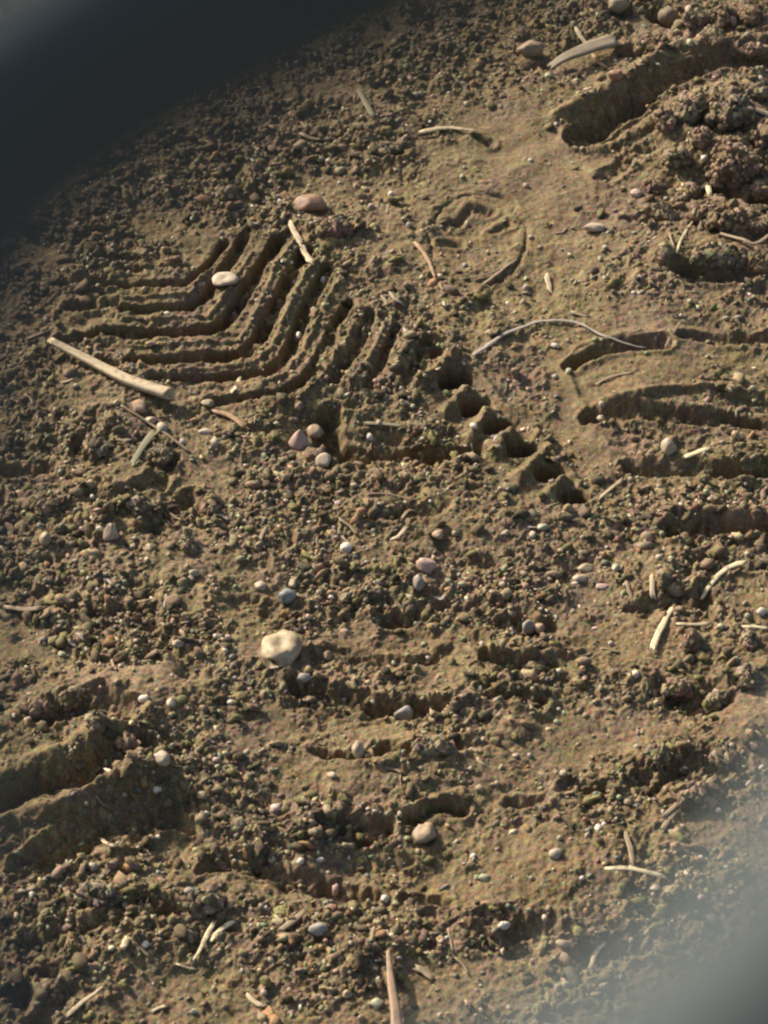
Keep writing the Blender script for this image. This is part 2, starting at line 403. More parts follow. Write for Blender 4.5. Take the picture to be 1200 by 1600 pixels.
SM_ = {
 'cream': stone_mat('cream_stone', (.43, .35, .25), (.30, .235, .16)),
 'yellow': stone_mat('yellow_tan_stone', (.37, .30, .18), (.25, .19, .11)),
 'pink': stone_mat('pink_stone', (.46, .33, .27), (.31, .205, .16)),
 'white': stone_mat('white_stone', (.62, .55, .45), (.46, .39, .31)),
 'tan': stone_mat('tan_stone', (.36, .26, .16), (.23, .16, .10)),
 'rust': stone_mat('rust_brown_stone', (.30, .165, .10), (.16, .09, .055)),
 'grey': stone_mat('grey_stone', (.30, .27, .23), (.19, .17, .14)),
 'slate': stone_mat('blue_grey_stone', (.25, .28, .26), (.06, .07, .06)),
 'green': stone_mat('green_grey_stone', (.36, .35, .22), (.24, .235, .14)),
 'clod': stone_mat('dry_clod', (.21, .158, .095), (.085, .065, .04), 380, .85),
 'clodpink': stone_mat('reddish_clod', (.225, .155, .11), (.09, .065, .045), 380, .85)}
def straw_mat(name, c1_, c2_, scale=1.0):
    m, n, l, b = mat(name)
    uv = n.new('ShaderNodeUVMap')
    mp = n.new('ShaderNodeMapping'); mp.inputs['Scale'].default_value = (14 * scale, 2.2, 1)
    l.new(uv.outputs[0], mp.inputs[0])
    t = n.new('ShaderNodeTexNoise'); t.inputs['Scale'].default_value = 1.0; t.inputs['Detail'].default_value = 4
    l.new(mp.outputs[0], t.inputs['Vector'])
    r = n.new('ShaderNodeValToRGB'); r.color_ramp.elements[0].position = .35; r.color_ramp.elements[1].position = .65
    r.color_ramp.elements[0].color = (*[v * .9 for v in c2_], 1); r.color_ramp.elements[1].color = (*[v * .82 for v in c1_], 1)
    l.new(t.outputs['Fac'], r.inputs[0])
    tc = n.new('ShaderNodeTexCoord'); d = n.new('ShaderNodeTexNoise'); d.inputs['Scale'].default_value = 260; d.inputs['Detail'].default_value = 4
    l.new(tc.outputs['Object'], d.inputs['Vector'])
    dr = n.new('ShaderNodeMapRange'); dr.inputs[1].default_value = .5; dr.inputs[2].default_value = .66; dr.inputs[4].default_value = .7
    l.new(d.outputs['Fac'], dr.inputs[0])
    mx = n.new('ShaderNodeMix'); mx.data_type = 'RGBA'; mx.inputs[7].default_value = (.15, .11, .065, 1)
    l.new(dr.outputs[0], mx.inputs[0]); l.new(r.outputs[0], mx.inputs[6]); l.new(mx.outputs[2], b.inputs['Base Color'])
    b.inputs['Roughness'].default_value = .65
    bu = n.new('ShaderNodeBump'); bu.inputs['Strength'].default_value = .3; bu.inputs['Distance'].default_value = .0004
    l.new(t.outputs['Fac'], bu.inputs['Height']); l.new(bu.outputs[0], b.inputs['Normal'])
    return m
ST_ = {
 'tan': straw_mat('weathered_straw', (.34, .25, .14), (.17, .12, .065)),
 'pale': straw_mat('pale_straw', (.56, .45, .28), (.33, .25, .14)),
 'bright': straw_mat('bleached_straw', (.72, .62, .38), (.46, .37, .2)),
 'grey': straw_mat('grey_dry_grass', (.36, .31, .26), (.25, .21, .17)),
 'root': straw_mat('brown_rootlet', (.26, .18, .10), (.14, .095, .055)),
 'red': straw_mat('reddish_stem', (.36, .21, .14), (.25, .18, .09)),
 'orange': straw_mat('orange_fibre', (.46, .27, .13), (.3, .17, .08)),
 'green': straw_mat('olive_blade', (.21, .195, .10), (.13, .12, .06)),
 'bark': straw_mat('grey_brown_bark', (.36, .29, .19), (.13, .10, .06), 1.3)}

# ------------------------------------------------------------------ linking and tags
KEEP = []; SMALL = []
def tag(o, label, cat, group=None, kind=None):
    if label: o['label'] = label
    if cat: o['category'] = cat
    if group: o['group'] = group
    if kind: o['kind'] = kind
    return o
ground = bpy.data.objects.new('ground', grid_mesh('ground')); COL.objects.link(ground)
ground.data.materials.append(M_SOIL)
tag(ground, 'churned brown soil pressed with tread prints', 'ground', kind='structure')

# ------------------------------------------------------------------ stones
def stone_mesh(name, rx, ry, rz, seed, cone=0.0, dent=0.0, facets=4, rough=0.16, sub=3, clod=False):
    bm = bmesh.new()
    bmesh.ops.create_icosphere(bm, subdivisions=sub, radius=1.0)
    rnd = random.Random(seed)
    planes = []
    for _ in range(facets):
        nrm = Vector((rnd.gauss(0, 1), rnd.gauss(0, 1), rnd.gauss(0, .8))).normalized()
        planes.append((nrm, rnd.uniform(.62, .86)))
    off = Vector((seed * 3.17 % 50, seed * 1.31 % 50, seed * .77 % 50))
    for vt in bm.verts:
        p = vt.co.copy()
        n1 = mn.noise(p * 1.3 + off); n2 = mn.noise(p * 3.4 + off)
        p *= 1 + rough * 1.6 * n1 + rough * .55 * n2
        for nrm, d in planes:
            e = p.dot(nrm) - d
            if e > 0: p -= nrm * e * .85
        if cone:
            k = 1 - cone * max(0, (p.z + .2))
            p.x *= max(.2, k); p.y *= max(.2, k)
        if dent:
            q = math.hypot(p.x + .1, p.y - .05)
            if p.z > 0: p.z -= dent * math.exp(-(q / .38) ** 2)
        if clod:
            dd = mn.voronoi(p * 3.2 + off)[0][0]; d2 = mn.voronoi(p * 7.5 + off)[0][0]
            p *= 1 + .18 * (.35 - dd) + .20 * (.35 - d2) + .18 * mn.fractal(p * 2.2 + off, 1.0, 2.1, 4)
        vt.co = Vector((p.x * rx, p.y * ry, p.z * rz))
    for f in bm.faces: f.smooth = True
    me = bpy.data.meshes.new(name); bm.to_mesh(me); bm.free()
    return me
def crumbly(me, size, seed, col):
    """the clod's own surface: small crumbs grown into it, coloured grain by grain"""
    rs = np.random.RandomState(seed % 9999)
    n0 = len(me.vertices); V0 = np.empty(n0 * 3, np.float32); me.vertices.foreach_get('co', V0); V0 = V0.reshape(-1, 3)
    F0 = np.array([p.vertices[:] for p in me.polygons], np.int32)
    bm = bmesh.new(); bmesh.ops.create_icosphere(bm, subdivisions=1, radius=1.0)
    bv = np.array([v_.co[:] for v_ in bm.verts], np.float32); bf = np.array([[v_.index for v_ in f.verts] for f in bm.faces], np.int32); bm.free()
    N = int(60 + size * 22000); pk = V0[rs.randint(0, n0, N)]
    r_ = .0007 + .0032 * rs.rand(N) ** 2.4
    B = bv[None] * (1 + rs.uniform(-.3, .3, (N, len(bv), 1))) * (r_[:, None, None] * rs.uniform(.6, 1.3, (N, 1, 3))) + pk[:, None] * .98
    V = np.concatenate([V0, B.reshape(-1, 3)]).astype(np.float32)
    F = np.concatenate([F0, (bf[None] + n0 + (np.arange(N) * len(bv))[:, None, None]).reshape(-1, 3)]).astype(np.int32)
    warm = np.array([1.08, .96, .95]) if col == 'clodpink' else np.array([1, 1, 1])
    g0 = np.array([.13, .10, .062]); pal = np.array([(.14, .105, .065), (.10, .078, .048), (.15, .13, .06), (.20, .155, .10), (.26, .2, .13), (.16, .11, .08)])
    cc = np.ones((len(V), 4), np.float32); cc[:n0, :3] = g0 * warm
    cc[n0:, :3] = np.repeat(pal[rs.randint(0, 6, N)] * rs.uniform(.75, 1.25, (N, 1)) * warm, len(bv), 0)
    m2 = bpy.data.meshes.new('clod'); m2.from_pydata(V.tolist(), [], F.tolist())
    m2.color_attributes.new('soil', 'FLOAT_COLOR', 'POINT').data.foreach_set('color', cc.reshape(-1))
    m2.materials.append(M_CRUMB); bpy.data.meshes.remove(me)
    return m2
def stone(name, px, py, wpx, hpx, col, label, cat='pebble', group=None, flat=0.8, bury=0.3, rot=0.0, seed=None, **kw):
    """wpx, hpx: size in the photograph"""
    m = pxm(py)
    rx = wpx * m / 2
    # seen height = ry*sin(E) and rz*cos(E) combined
    r = hpx * m / 2
    ry = r * 1.02; rz = r * flat
    k = r / max(1e-6, math.hypot(ry * math.sin(E), rz * math.cos(E)))
    ry *= k; rz *= k
    sd_ = seed if seed is not None else int(px * 7 + py * 13)
    if name == 'clod': kw.update(clod=True, sub=5)
    me = stone_mesh(name, rx, ry, rz, sd_, **kw)
    if name == 'clod': me = crumbly(me, rx, sd_, col)
    else: me.materials.append(SM_[col])
    o = bpy.data.objects.new(name, me); COL.objects.link(o)
    g_ = ats(px, py, rz * (1 - bury) * 0.7)
    zz = max(float(hgt(g_.x + dx, g_.y + dy)) for dx in (-rx * .4, 0, rx * .4) for dy in (-ry * .4, 0, ry * .4))
    o.location = (g_.x, g_.y, zz + rz * (.62 - 2 * bury))
    o.rotation_euler = (0, 0, math.radians(rot))
    KEEP.append((o.location.x, o.location.y, max(rx, ry) * 1.05))
    KEEP.append((o.location.x - 0*rx, o.location.y - ry * 1.1, rx * .9))
    return tag(o, label, cat, group)

ST = stone
ST('stone', 441, 1014, 64, 56, 'yellow', 'largest yellowish tan disc shaped stone with a dented top, lying on churned soil', 'stone', flat=.5, dent=.6, rough=.2, facets=2, bury=.3, rot=-12, sub=4)
ST('pebble', 468, 686, 38, 42, 'pink', 'pinkish white cone shaped pebble below the end of the chevron print', flat=1.25, cone=.55, bury=.2, rough=.12)
ST('pebble', 491, 659, 28, 26, 'tan', 'round tan pebble just above the pinkish cone shaped pebble', bury=.3)
ST('pebble', 505, 718, 28, 24, 'cream', 'cream rounded pebble below right of the pinkish cone shaped pebble', bury=.3)
ST('pebble', 541, 858, 20, 20, 'white', 'small near white round pebble alone in brown soil, left of the pink pebble', bury=.2)
ST('pebble', 666, 881, 32, 30, 'pink', 'bright pink rounded pebble in the middle of the churned soil', bury=.15, flat=1)
ST('pebble', 655, 908, 20, 26, 'grey', 'pinkish grey angular pebble touching the bright pink pebble from below', bury=.2, flat=1.1)
ST('pebble', 685, 831, 19, 19, 'tan', 'small tan pebble above the bright pink pebble')
ST('pebble', 407, 915, 20, 15, 'cream', 'flat cream pebble beside the blue grey pebble', flat=.6)
ST('pebble', 448, 932, 32, 24, 'slate', 'blue grey and dark green pebble above the largest stone', bury=.15)
ST('pebble', 458, 912, 15, 14, 'yellow', 'tiny yellow tan pebble on top edge of the blue grey pebble')
ST('pebble', 632, 1098, 30, 28, 'grey', 'round greyish pink pebble sitting in the dark curved hollow', bury=.15, flat=1)
ST('pebble', 560, 1176, 26, 34, 'cream', 'upright cream topped pebble standing above the small dark hollow', flat=1.3, cone=.3, bury=.2)
ST('pebble', 173, 828, 26, 36, 'cream', 'cream cone shaped pebble among coarse crumbs near the left edge', flat=1.4, cone=.5, bury=.2)
ST('stone', 484, 318, 50, 32, 'rust', 'reddish brown chunky stone above the chevron print', 'stone', flat=.9, bury=.2)
ST('clod', 520, 352, 60, 30, 'clodpink', 'dark purplish clod below the reddish brown chunky stone', 'soil clod', flat=.8, bury=.35)
ST('stone', 962, 121, 22, 24, 'rust', 'small reddish egg shaped stone beside the bark chip', 'stone', flat=1.1, bury=.15)
ST('stone', 828, 76, 44, 30, 'tan', 'tan blunt stone casting a dark shadow near the top', 'stone', bury=.15, flat=1)
ST('stone', 966, 12, 34, 26, 'yellow', 'pale yellow stone at the very top edge', 'stone', bury=.15, flat=1)
ST('stone', 1046, 12, 34, 34, 'clod', 'brown round stone sitting in deep shade at the top edge', 'stone', bury=.1, flat=1)
ST('pebble', 1075, 26, 13, 17, 'cream', 'cream oval pebble beside the shaded round stone at top')
ST('pebble', 1045, 698, 25, 30, 'cream', 'cream pebble standing in the lowest groove of the right hand print', flat=1.2, bury=.15)
ST('pebble', 927, 357, 36, 18, 'cream', 'flat cream flake tilted over a dark hollow, right of the smooth patch', flat=.6, bury=.1)
ST('pebble', 915, 886, 25, 15, 'yellow', 'orange cream flat pebble, upper of a close pair', flat=.6)
ST('pebble', 907, 903, 23, 14, 'cream', 'pale cream flat pebble, lower of a close pair', flat=.6)
ST('pebble', 940, 916, 23, 10, 'pink', 'thin orange pink flat pebble beside the close pale pair', flat=.4)
ST('pebble', 825, 979, 19, 26, 'grey', 'upright grey white pebble beside a dark pit', flat=1.2, bury=.15)
ST('pebble', 844, 968, 18, 20, 'tan', 'brownish pebble touching the upright grey white pebble', flat=1)
ST('pebble', 236, 658, 18, 14, 'cream', 'cream oval pebble below the large straw, upper left of a touching pair')
ST('pebble', 252, 668, 20, 20, 'cream', 'cream rounded pebble below the large straw, lower right of a touching pair')
ST('pebble', 325, 631, 23, 13, 'yellow', 'orange tan flat pebble under the chevron print', flat=.6)
ST('pebble', 182, 627, 12, 12, 'yellow', 'small yellow pebble just under the large straw')
ST('pebble', 322, 674, 22, 11, 'cream', 'flat cream pebble below the orange tan flat pebble', flat=.5)
ST('pebble', 70, 839, 19, 24, 'yellow', 'yellowish pebble nearest the left edge, beside the cone shaped one', flat=1)
ST('pebble', 234, 856, 15, 15, 'yellow', 'small yellow pebble below right of the cream cone shaped pebble')
ST('pebble', 254, 1185, 28, 23, 'cream', 'cream pebble on top of the lower left tread bar', bury=.2)
ST('pebble', 246, 1244, 15, 12, 'white', 'white oval pebble on the crest of the lower left tread bar')
ST('pebble', 316, 1248, 18, 12, 'yellow', 'yellow oval pebble beside the end of the lower left tread bar')
ST('pebble', 145, 1354, 16, 15, 'cream', 'cream pebble in the shadow of the lowest tread bar')
ST('pebble', 296, 1394, 20, 14, 'grey', 'pale grey wedge shaped pebble below the lowest tread bar', flat=.9)
ST('pebble', 228, 1474, 13, 12, 'white', 'small white round pebble near the lower left, beside a white splinter')
ST('pebble', 279, 1006, 20, 14, 'cream', 'cream oval pebble left of the largest stone')
ST('pebble', 225, 1093, 18, 13, 'white', 'whitish pebble on the pink compacted earth')
ST('pebble', 268, 1098, 15, 16, 'cream', 'cream pebble on the pink compacted earth, beside a whitish one')
ST('pebble', 476, 1059, 22, 15, 'grey', 'greyish pink oval pebble under the largest stone')
ST('pebble', 512, 1012, 18, 22, 'tan', 'pointed tan pebble right of the largest stone', cone=.5, flat=1.1)
ST('stone', 665, 1302, 40, 34, 'tan', 'tan stone with an orange side, lying below a ridge in the lower middle', 'stone', bury=.33, flat=.6, rough=.24, facets=6)
ST('pebble', 757, 1371, 19, 13, 'green', 'light greenish pebble on the smooth soil of the lower middle')
ST('pebble', 788, 1447, 24, 14, 'white', 'pinkish white three cornered chip at the edge of a dark hollow', flat=.9, cone=.5)
ST('pebble', 601, 1404, 13, 12, 'white', 'small white round pebble in the lower middle hollow')
ST('pebble', 525, 1390, 13, 22, 'pink', 'upright pinkish white oval pebble in the lower middle', flat=1.3)
ST('stone', 498, 1457, 30, 20, 'grey', 'grey white lumpy stone above the upright reddish stem', 'stone')
ST('pebble', 542, 1554, 17, 13, 'yellow', 'yellowish pebble left of the upright reddish stem')
ST('pebble', 590, 1567, 22, 18, 'green', 'greenish white pebble touching the upright reddish stem')
ST('pebble', 867, 1332, 24, 18, 'cream', 'long cream pebble lying tilted on the smooth lower right soil', rot=35)
ST('pebble', 935, 1295, 14, 13, 'white', 'larger of two white pebbles touching, beside a dark pit')
ST('pebble', 944, 1288, 9, 9, 'white', 'smaller of two white pebbles touching, beside a dark pit')
ST('pebble', 881, 1473, 28, 13, 'tan', 'flat tan pebble near the blurred lower right rim', flat=.6)
ST('pebble', 884, 1538, 15, 14, 'cream', 'cream round pebble seen through the blur of the lower right rim')
ST('pebble', 1023, 1390, 17, 11, 'cream', 'cream flat pebble under the right end of the bleached straw')
ST('pebble', 994, 301, 20, 16, 'pink', 'pinkish white angular pebble under the second dark track at upper right')
ST('pebble', 1077, 89, 13, 13, 'green', 'bright greenish white round pebble above the long dark track')
ST('pebble', 1100, 246, 11, 11, 'white', 'bright white bead sized pebble between the upper right clods')
ST('pebble', 903, 80, 11, 10, 'white', 'white bead sized pebble on the bark chip')
ST('pebble', 857, 118, 12, 11, 'green', 'grey green bead sized pebble under the bark chip')
ST('pebble', 867, 538, 13, 9, 'white', 'bright white small pebble under the arching grass blade')
ST('pebble', 940, 654, 15, 11, 'cream', 'cream small pebble under the second groove of the right hand print')
ST('pebble', 963, 887, 15, 14, 'green', 'yellow green small pebble right of the close pale pair')
ST('pebble', 848, 822, 18, 13, 'green', 'greenish small pebble below the last of the lug holes')
ST('pebble', 467, 524, 9, 14, 'white', 'white upright seed sized pebble between diagonal ridges of the print')
ST('leaf_flake', 352, 441, 42, 26, 'cream', 'pale tan curled flake lying on the ridges of the chevron print', 'leaf flake', flat=.35, rot=28, bury=.05, facets=1, dent=.5)
# big clods of the upper right and elsewhere
ST('clod', 1140, 176, 66, 64, 'clod', 'brown upright clod below the long dark track, uppermost of the three big clods', 'soil clod', flat=1.0, bury=.3, rough=.34)
ST('clod', 1146, 262, 84, 70, 'clodpink', 'purplish brown clod with a pale cap, middle one of the three big clods', 'soil clod', flat=.9, bury=.3, rough=.34)
ST('clod', 1150, 335, 90, 44, 'clodpink', 'reddish flat clod, lowest of the three big clods at upper right', 'soil clod', flat=.7, bury=.3, rough=.3)
ST('clod', 1120, 418, 100, 34, 'clod', 'brown crusted clod over the dark hollow at the right', 'soil clod', flat=.6, bury=.35, rough=.3)
ST('clod', 600, 235, 44, 22, 'clod', 'small dark clod in the blurred upper middle soil', 'soil clod', flat=.8, rough=.3)
ST('clod', 680, 1172, 66, 24, 'grey', 'long grey clod over the hollow below the middle', 'soil clod', flat=.7, rough=.2)
ST('clod', 840, 1030, 40, 26, 'grey', 'grey brown clod at the right end of a dark terrace step', 'soil clod', flat=.8, rough=.25)
ST('clod', 1090, 1240, 70, 44, 'clodpink', 'reddish crumbly clod above the forked straw at lower right', 'soil clod', flat=.8, rough=.35)
ST('clod', 320, 1405, 56, 34, 'clod', 'brown crumbly clod in the lower left', 'soil clod', flat=.8, rough=.3)
ST('clod', 150, 1400, 60, 40, 'clod', 'tan rounded clod under the lowest tread bar', 'soil clod', flat=.8, rough=.3)
ST('clod', 1060, 1395, 40, 26, 'clod', 'dull clod beside the bleached straw near the lower right rim', 'soil clod', flat=.8, rough=.3)

for q_, (a_, b_, w_, h_) in enumerate([(1085, 30, 40, 26), (1130, 28, 46, 30), (1175, 24, 44, 30), (1115, 60, 36, 20), (1180, 66, 48, 24), (1040, 190, 34, 30), (1075, 180, 36, 34),
        (1095, 215, 34, 24), (1190, 215, 36, 34), (1060, 250, 40, 30), (1080, 300, 36, 24), (1190, 300, 30, 26), (1035, 335, 36, 24), (1090, 340, 32, 22), (1185, 350, 36, 24),
        (1040, 395, 34, 20), (1185, 410, 34, 22), (1020, 290, 34, 22), (1185, 145, 34, 28), (1090, 160, 26, 20)]):
    co_ = ST('clod', a_, b_, w_, h_, 'clodpink' if q_ % 3 else 'clod', 'small broken crumbly soil clod among the churned tread bars at upper right', 'soil clod', group='small broken clods among the upper right tread bars', flat=1.0, bury=.28, rough=.34, rot=q_ * 41)
    SMALL.append((co_, 'small broken crumbly clod', a_, b_))
for q_, (a_, b_, w_, h_) in enumerate([(1060, 1075, 40, 28), (1120, 1100, 40, 26), (1170, 1060, 34, 24), (1180, 1150, 40, 30), (1030, 1180, 34, 26), (1130, 1190, 36, 26), (1080, 1000, 30, 20), (1170, 1000, 34, 20)]):
    co_ = ST('clod', a_, b_, w_, h_, 'clod' if q_ % 3 else 'clodpink', 'small broken crumbly soil clod at the right edge below the bright straws', 'soil clod', group='small broken clods at right below the straws', flat=1.0, bury=.28, rough=.34, rot=q_ * 41)
    SMALL.append((co_, 'small broken crumbly clod', a_, b_))
for q_, (a_, b_, w_, h_) in enumerate([(60, 1120, 36, 26), (110, 1090, 34, 24), (150, 1130, 34, 24), (200, 1160, 34, 24), (250, 700, 34, 40), (215, 790, 34, 26), (330, 790, 40, 24), (290, 850, 44, 22), (150, 700, 30, 34), (70, 790, 40, 20)]):
    co_ = ST('clod', a_, b_, w_, h_, 'clod' if q_ % 3 else 'clodpink', 'small broken crumbly soil clod on the churned earth near the left edge', 'soil clod', group='small broken clods near the left edge', flat=1.0, bury=.3, rough=.34, rot=q_ * 41)
    SMALL.append((co_, 'small broken crumbly clod', a_, b_))

# small pale pebbles, countable, alike
alike = [('cream', 'bead sized cream pebble loose among soil crumbs'), ('white', 'bead sized white pebble loose among soil crumbs'),
         ('green', 'bead sized greenish pebble loose among soil crumbs'), ('pink', 'bead sized pink pebble loose among soil crumbs'),
         ('grey', 'bead sized grey pebble loose among soil crumbs'), ('yellow', 'bead sized yellow tan pebble loose among soil crumbs'),
         ('rust', 'bead sized rust brown pebble loose among soil crumbs')]
protos = {}
for k_, (c_, lab) in enumerate(alike):
    protos[c_] = []
    for q in range(4):
        me = stone_mesh('small_pebble', 1, .9, .8, 700 + 10 * k_ + q, facets=3, rough=.2, sub=2, cone=.2 * (q == 3))
        me.materials.append(SM_[c_]); protos[c_].append(me)
rnd = random.Random(5)
traced = [(302, 895, 13), (337, 994, 12), (356, 996, 13), (361, 1097, 13), (508, 1092, 13), (483, 1085, 10), (538, 1085, 10), (616, 1036, 9), (596, 1288, 12),
          (653, 1330, 10), (874, 1309, 9), (940, 1540, 10), (1144, 1165, 11), (1122, 1266, 12), (1091, 193, 9), (869, 193, 8), (823, 290, 11), (1167, 290, 11),
          (888, 532, 9), (888, 580, 12), (868, 587, 12), (1176, 606, 10), (593, 784, 10), (650, 147, 10), (676, 150, 9), (566, 182, 10), (1164, 942, 10), (1190, 955, 14),
          (955, 1005, 10), (978, 914, 10), (876, 860, 11), (832, 835, 14), (786, 913, 13), (722, 913, 11), (718, 898, 9), (711, 828, 12), (790, 832, 12), (558, 886, 9), (618, 906, 12),
          (753, 1016, 11), (498, 925, 11), (448, 782, 12), (130, 895, 11), (118, 876, 9), (66, 783, 9), (155, 825, 12), (188, 1040, 10), (97, 1022, 12),
          (300, 905, 9), (432, 520, 0), (285, 690, 12), (336, 690, 14), (338, 665, 8), (105, 662, 11), (462, 606, 11), (433, 622, 10), (455, 410, 10), (460, 432, 10),
          (504, 437, 11), (507, 476, 9), (627, 610, 10), (628, 627, 10), (578, 675, 14), (660, 710, 9), (740, 665, 12), (323, 1270, 9), (340, 1197, 9), (220, 1175, 10),
          (135, 1266, 9), (416, 1600, 10), (452, 1545, 9), (412, 1550, 15), (430, 1262, 16), (425, 1340, 12), (470, 1345, 14), (500, 1343, 12), (590, 1530, 10), (565, 1590, 13), (690, 1470, 9),
          (698, 1465, 9), (735, 1200, 9), (750, 1232, 14), (777, 1224, 10), (806, 1180, 10), (828, 1180, 10), (880, 1208, 12), (910, 1372, 9), (830, 1372, 9), (1023, 1393, 9), (985, 1355, 9),
          (928, 1150, 9), (995, 1166, 11), (870, 1128, 10), (905, 1110, 10), (873, 1108, 9), (930, 1096, 9), (1030, 760, 10), (985, 750, 10), (1125, 780, 12), (1150, 786, 12), (1130, 690, 9),
          (948, 855, 8), (1010, 845, 9), (1030, 870, 14), (1075, 908, 10), (910, 840, 9), (1168, 60, 10), (1190, 120, 10), (1105, 110, 11), (1010, 80, 8), (1170, 235, 9), (1150, 277, 9), (1015, 365, 9),
          (946, 386, 9), (938, 404, 11), (1000, 433, 10), (990, 457, 8), (1000, 457, 8), (1112, 412, 12), (1110, 397, 9), (1040, 310, 9), (830, 370, 10), (829, 250, 9), (730, 350, 9), (722, 276, 8), (610, 303, 12), (555, 290, 8),
          (530, 285, 8), (435, 315, 10), (1085, 1000, 9), (1150, 1030, 12), (1060, 1060, 9), (1190, 1200, 11), (1065, 1195, 10), (1170, 1225, 12), (1095, 1340, 12), (1040, 1330, 9), (1070, 1400, 13), (1095, 1402, 12), (1035, 1415, 9)]
wts = ['cream'] * 8 + ['white'] * 4 + ['green'] * 3 + ['pink'] * 3 + ['grey'] * 3 + ['yellow'] * 4 + ['rust'] * 2
pts = [(a, b, c, rnd.choice(['cream', 'cream', 'white', 'yellow', 'green', 'pink'])) for a, b, c in traced if c]
while len(pts) < 290:
    a = rnd.uniform(20, 1190); b = rnd.uniform(150, 1590)
    p = at(a, b)
    if rnd.random() < float(sample(ROUGH, p.x, p.y)) ** 1.5 and (a * .45 + b * .89 > 420):
        pts.append((a, b, rnd.uniform(6, 11.5), rnd.choice(wts)))
labs = dict(alike)
for a, b, s_, c_ in pts:
    o = bpy.data.objects.new('small_pebble', rnd.choice(protos[c_])); COL.objects.link(o)
    r = s_ * pxm(b) / 2
    g_ = ats(a, b, r * .4)
    o.location = (g_.x, g_.y, g_.z + r * .3)
    o.scale = (r * rnd.uniform(.85, 1.25), r * rnd.uniform(.85, 1.2), r * rnd.uniform(.8, 1.1))
    o.rotation_euler = (rnd.uniform(-.5, .5), rnd.uniform(-.5, .5), rnd.uniform(0, 6.28))
    SMALL.append((o, labs[c_].split(' loose')[0], a, b))
    tag(o, labs[c_], 'pebble', 'bead sized ' + {'yellow': 'yellow tan', 'green': 'greenish', 'rust': 'rust brown'}.get(c_, c_) + ' pebbles')

# ------------------------------------------------------------------ straw, stems, blades
def smooth_path(P, n):
    """Catmull-Rom through the points"""
    if len(P) == 2: return [P[0].lerp(P[1], i / (n - 1)) for i in range(n)]
    Q = [P[0] * 2 - P[1]] + P + [P[-1] * 2 - P[-2]]
    out = []; seg = len(P) - 1
    for i in range(n):
        t = i / (n - 1) * seg; k = min(int(t), seg - 1); u = t - k
        a, b, c, d = Q[k:k + 4]
        out.append(.5 * ((2 * b) + (c - a) * u + (2 * a - 5 * b + 4 * c - d) * u * u + (-a + 3 * b - 3 * c + d) * u ** 3))
    return out
def strand_mesh(name, path, radii, m_, flat=0.6, seed=0, nseg=10, jag=0.0, hollow=0.0, lump=.12):
    bm = bmesh.new(); uvl = bm.loops.layers.uv.new('UVMap')
    rings = []; n = len(path); L = 0; Ls = [0]
    for i in range(1, n): L += (path[i] - path[i - 1]).length; Ls.append(L)
    rr = random.Random(seed)
    for i, p in enumerate(path):
        t = (path[min(i + 1, n - 1)] - path[max(i - 1, 0)]).normalized()
        s = t.cross(Vector((0, 0, 1))).normalized(); u = s.cross(t).normalized()
        ring_ = []
        for k in range(nseg):
            a = 2 * math.pi * k / nseg
            r = radii[i] * (1 + lump * mn.noise(Vector((a * 1.1 + seed, Ls[i] * 90, seed * .3))) * 2)
            cr = 1 - .45 * max(0, math.sin(a)) ** 6 * (nseg > 6)
            q = p + s * (math.cos(a) * r) + u * (math.sin(a) * r * flat * cr)
            if jag and i in (0, n - 1):
                q += t * (radii[i] * jag * rr.uniform(-1, 1))
            ring_.append(bm.verts.new(q))
        rings.append(ring_)
    R = max(radii)
    for i in range(n - 1):
        for k in range(nseg):
            f = bm.faces.new((rings[i][k], rings[i][(k + 1) % nseg], rings[i + 1][(k + 1) % nseg], rings[i + 1][k]))
            f.smooth = True
            for lp, (uu, vv) in zip(f.loops, ((k, i), (k + 1, i), (k + 1, i + 1), (k, i + 1))):
                lp[uvl].uv = (uu / nseg, Ls[vv] / (R * 20) + seed)
    for e_, rev in ((0, True), (n - 1, False)):
        t = (path[1] - path[0]).normalized() if rev else (path[-1] - path[-2]).normalized()
        c = sum((vt.co for vt in rings[e_]), Vector()) / nseg
        cv = bm.verts.new(c + t * (radii[e_] * hollow * (1 if rev else -1)))
        for k in range(nseg):
            a, b = rings[e_][k], rings[e_][(k + 1) % nseg]
            bm.faces.new((b, a, cv) if rev else (a, b, cv))
    bmesh.ops.recalc_face_normals(bm, faces=bm.faces)
    me = bpy.data.meshes.new(name); bm.to_mesh(me); bm.free(); me.materials.append(m_)
    return me
def ground_path(pts, r, n, lift=None, follow=0.3):
    """lay a strand on the soil: stiff (follow 0) rests on its highest points, soft (1) follows every hollow"""
    P = [ats(a, b, r) for a, b in pts]
    if follow < .2:
        zz = [P[0].z + (P[-1].z - P[0].z) * i / (len(P) - 1) + .003 for i in range(len(P))]
        P = [at(a, b, z) for (a, b), z in zip(pts, zz)]
    path = smooth_path(P, n)
    zs = [float(hgt(p.x, p.y)) for p in path]
    z0, z1 = zs[0], zs[-1]
    base = [z0 + (z1 - z0) * i / (n - 1) for i in range(n)]
    top = max(max(z - b for z, b in zip(zs, base)) * .8, 0)
    out = []
    for i, p in enumerate(path):
        z = (base[i] + top) * (1 - follow) + zs[i] * follow + r * .55
        z = max(z, zs[i] - r * .2)
        if lift: z += lift * math.sin(math.pi * i / (n - 1))
        out.append(Vector((p.x, p.y, z)))
    for _ in range(3):
        out = [out[0]] + [Vector((b.x, b.y, (a.z + 2 * b.z + c.z) / 4)) for a, b, c in zip(out, out[1:], out[2:])] + [out[-1]]
    return out
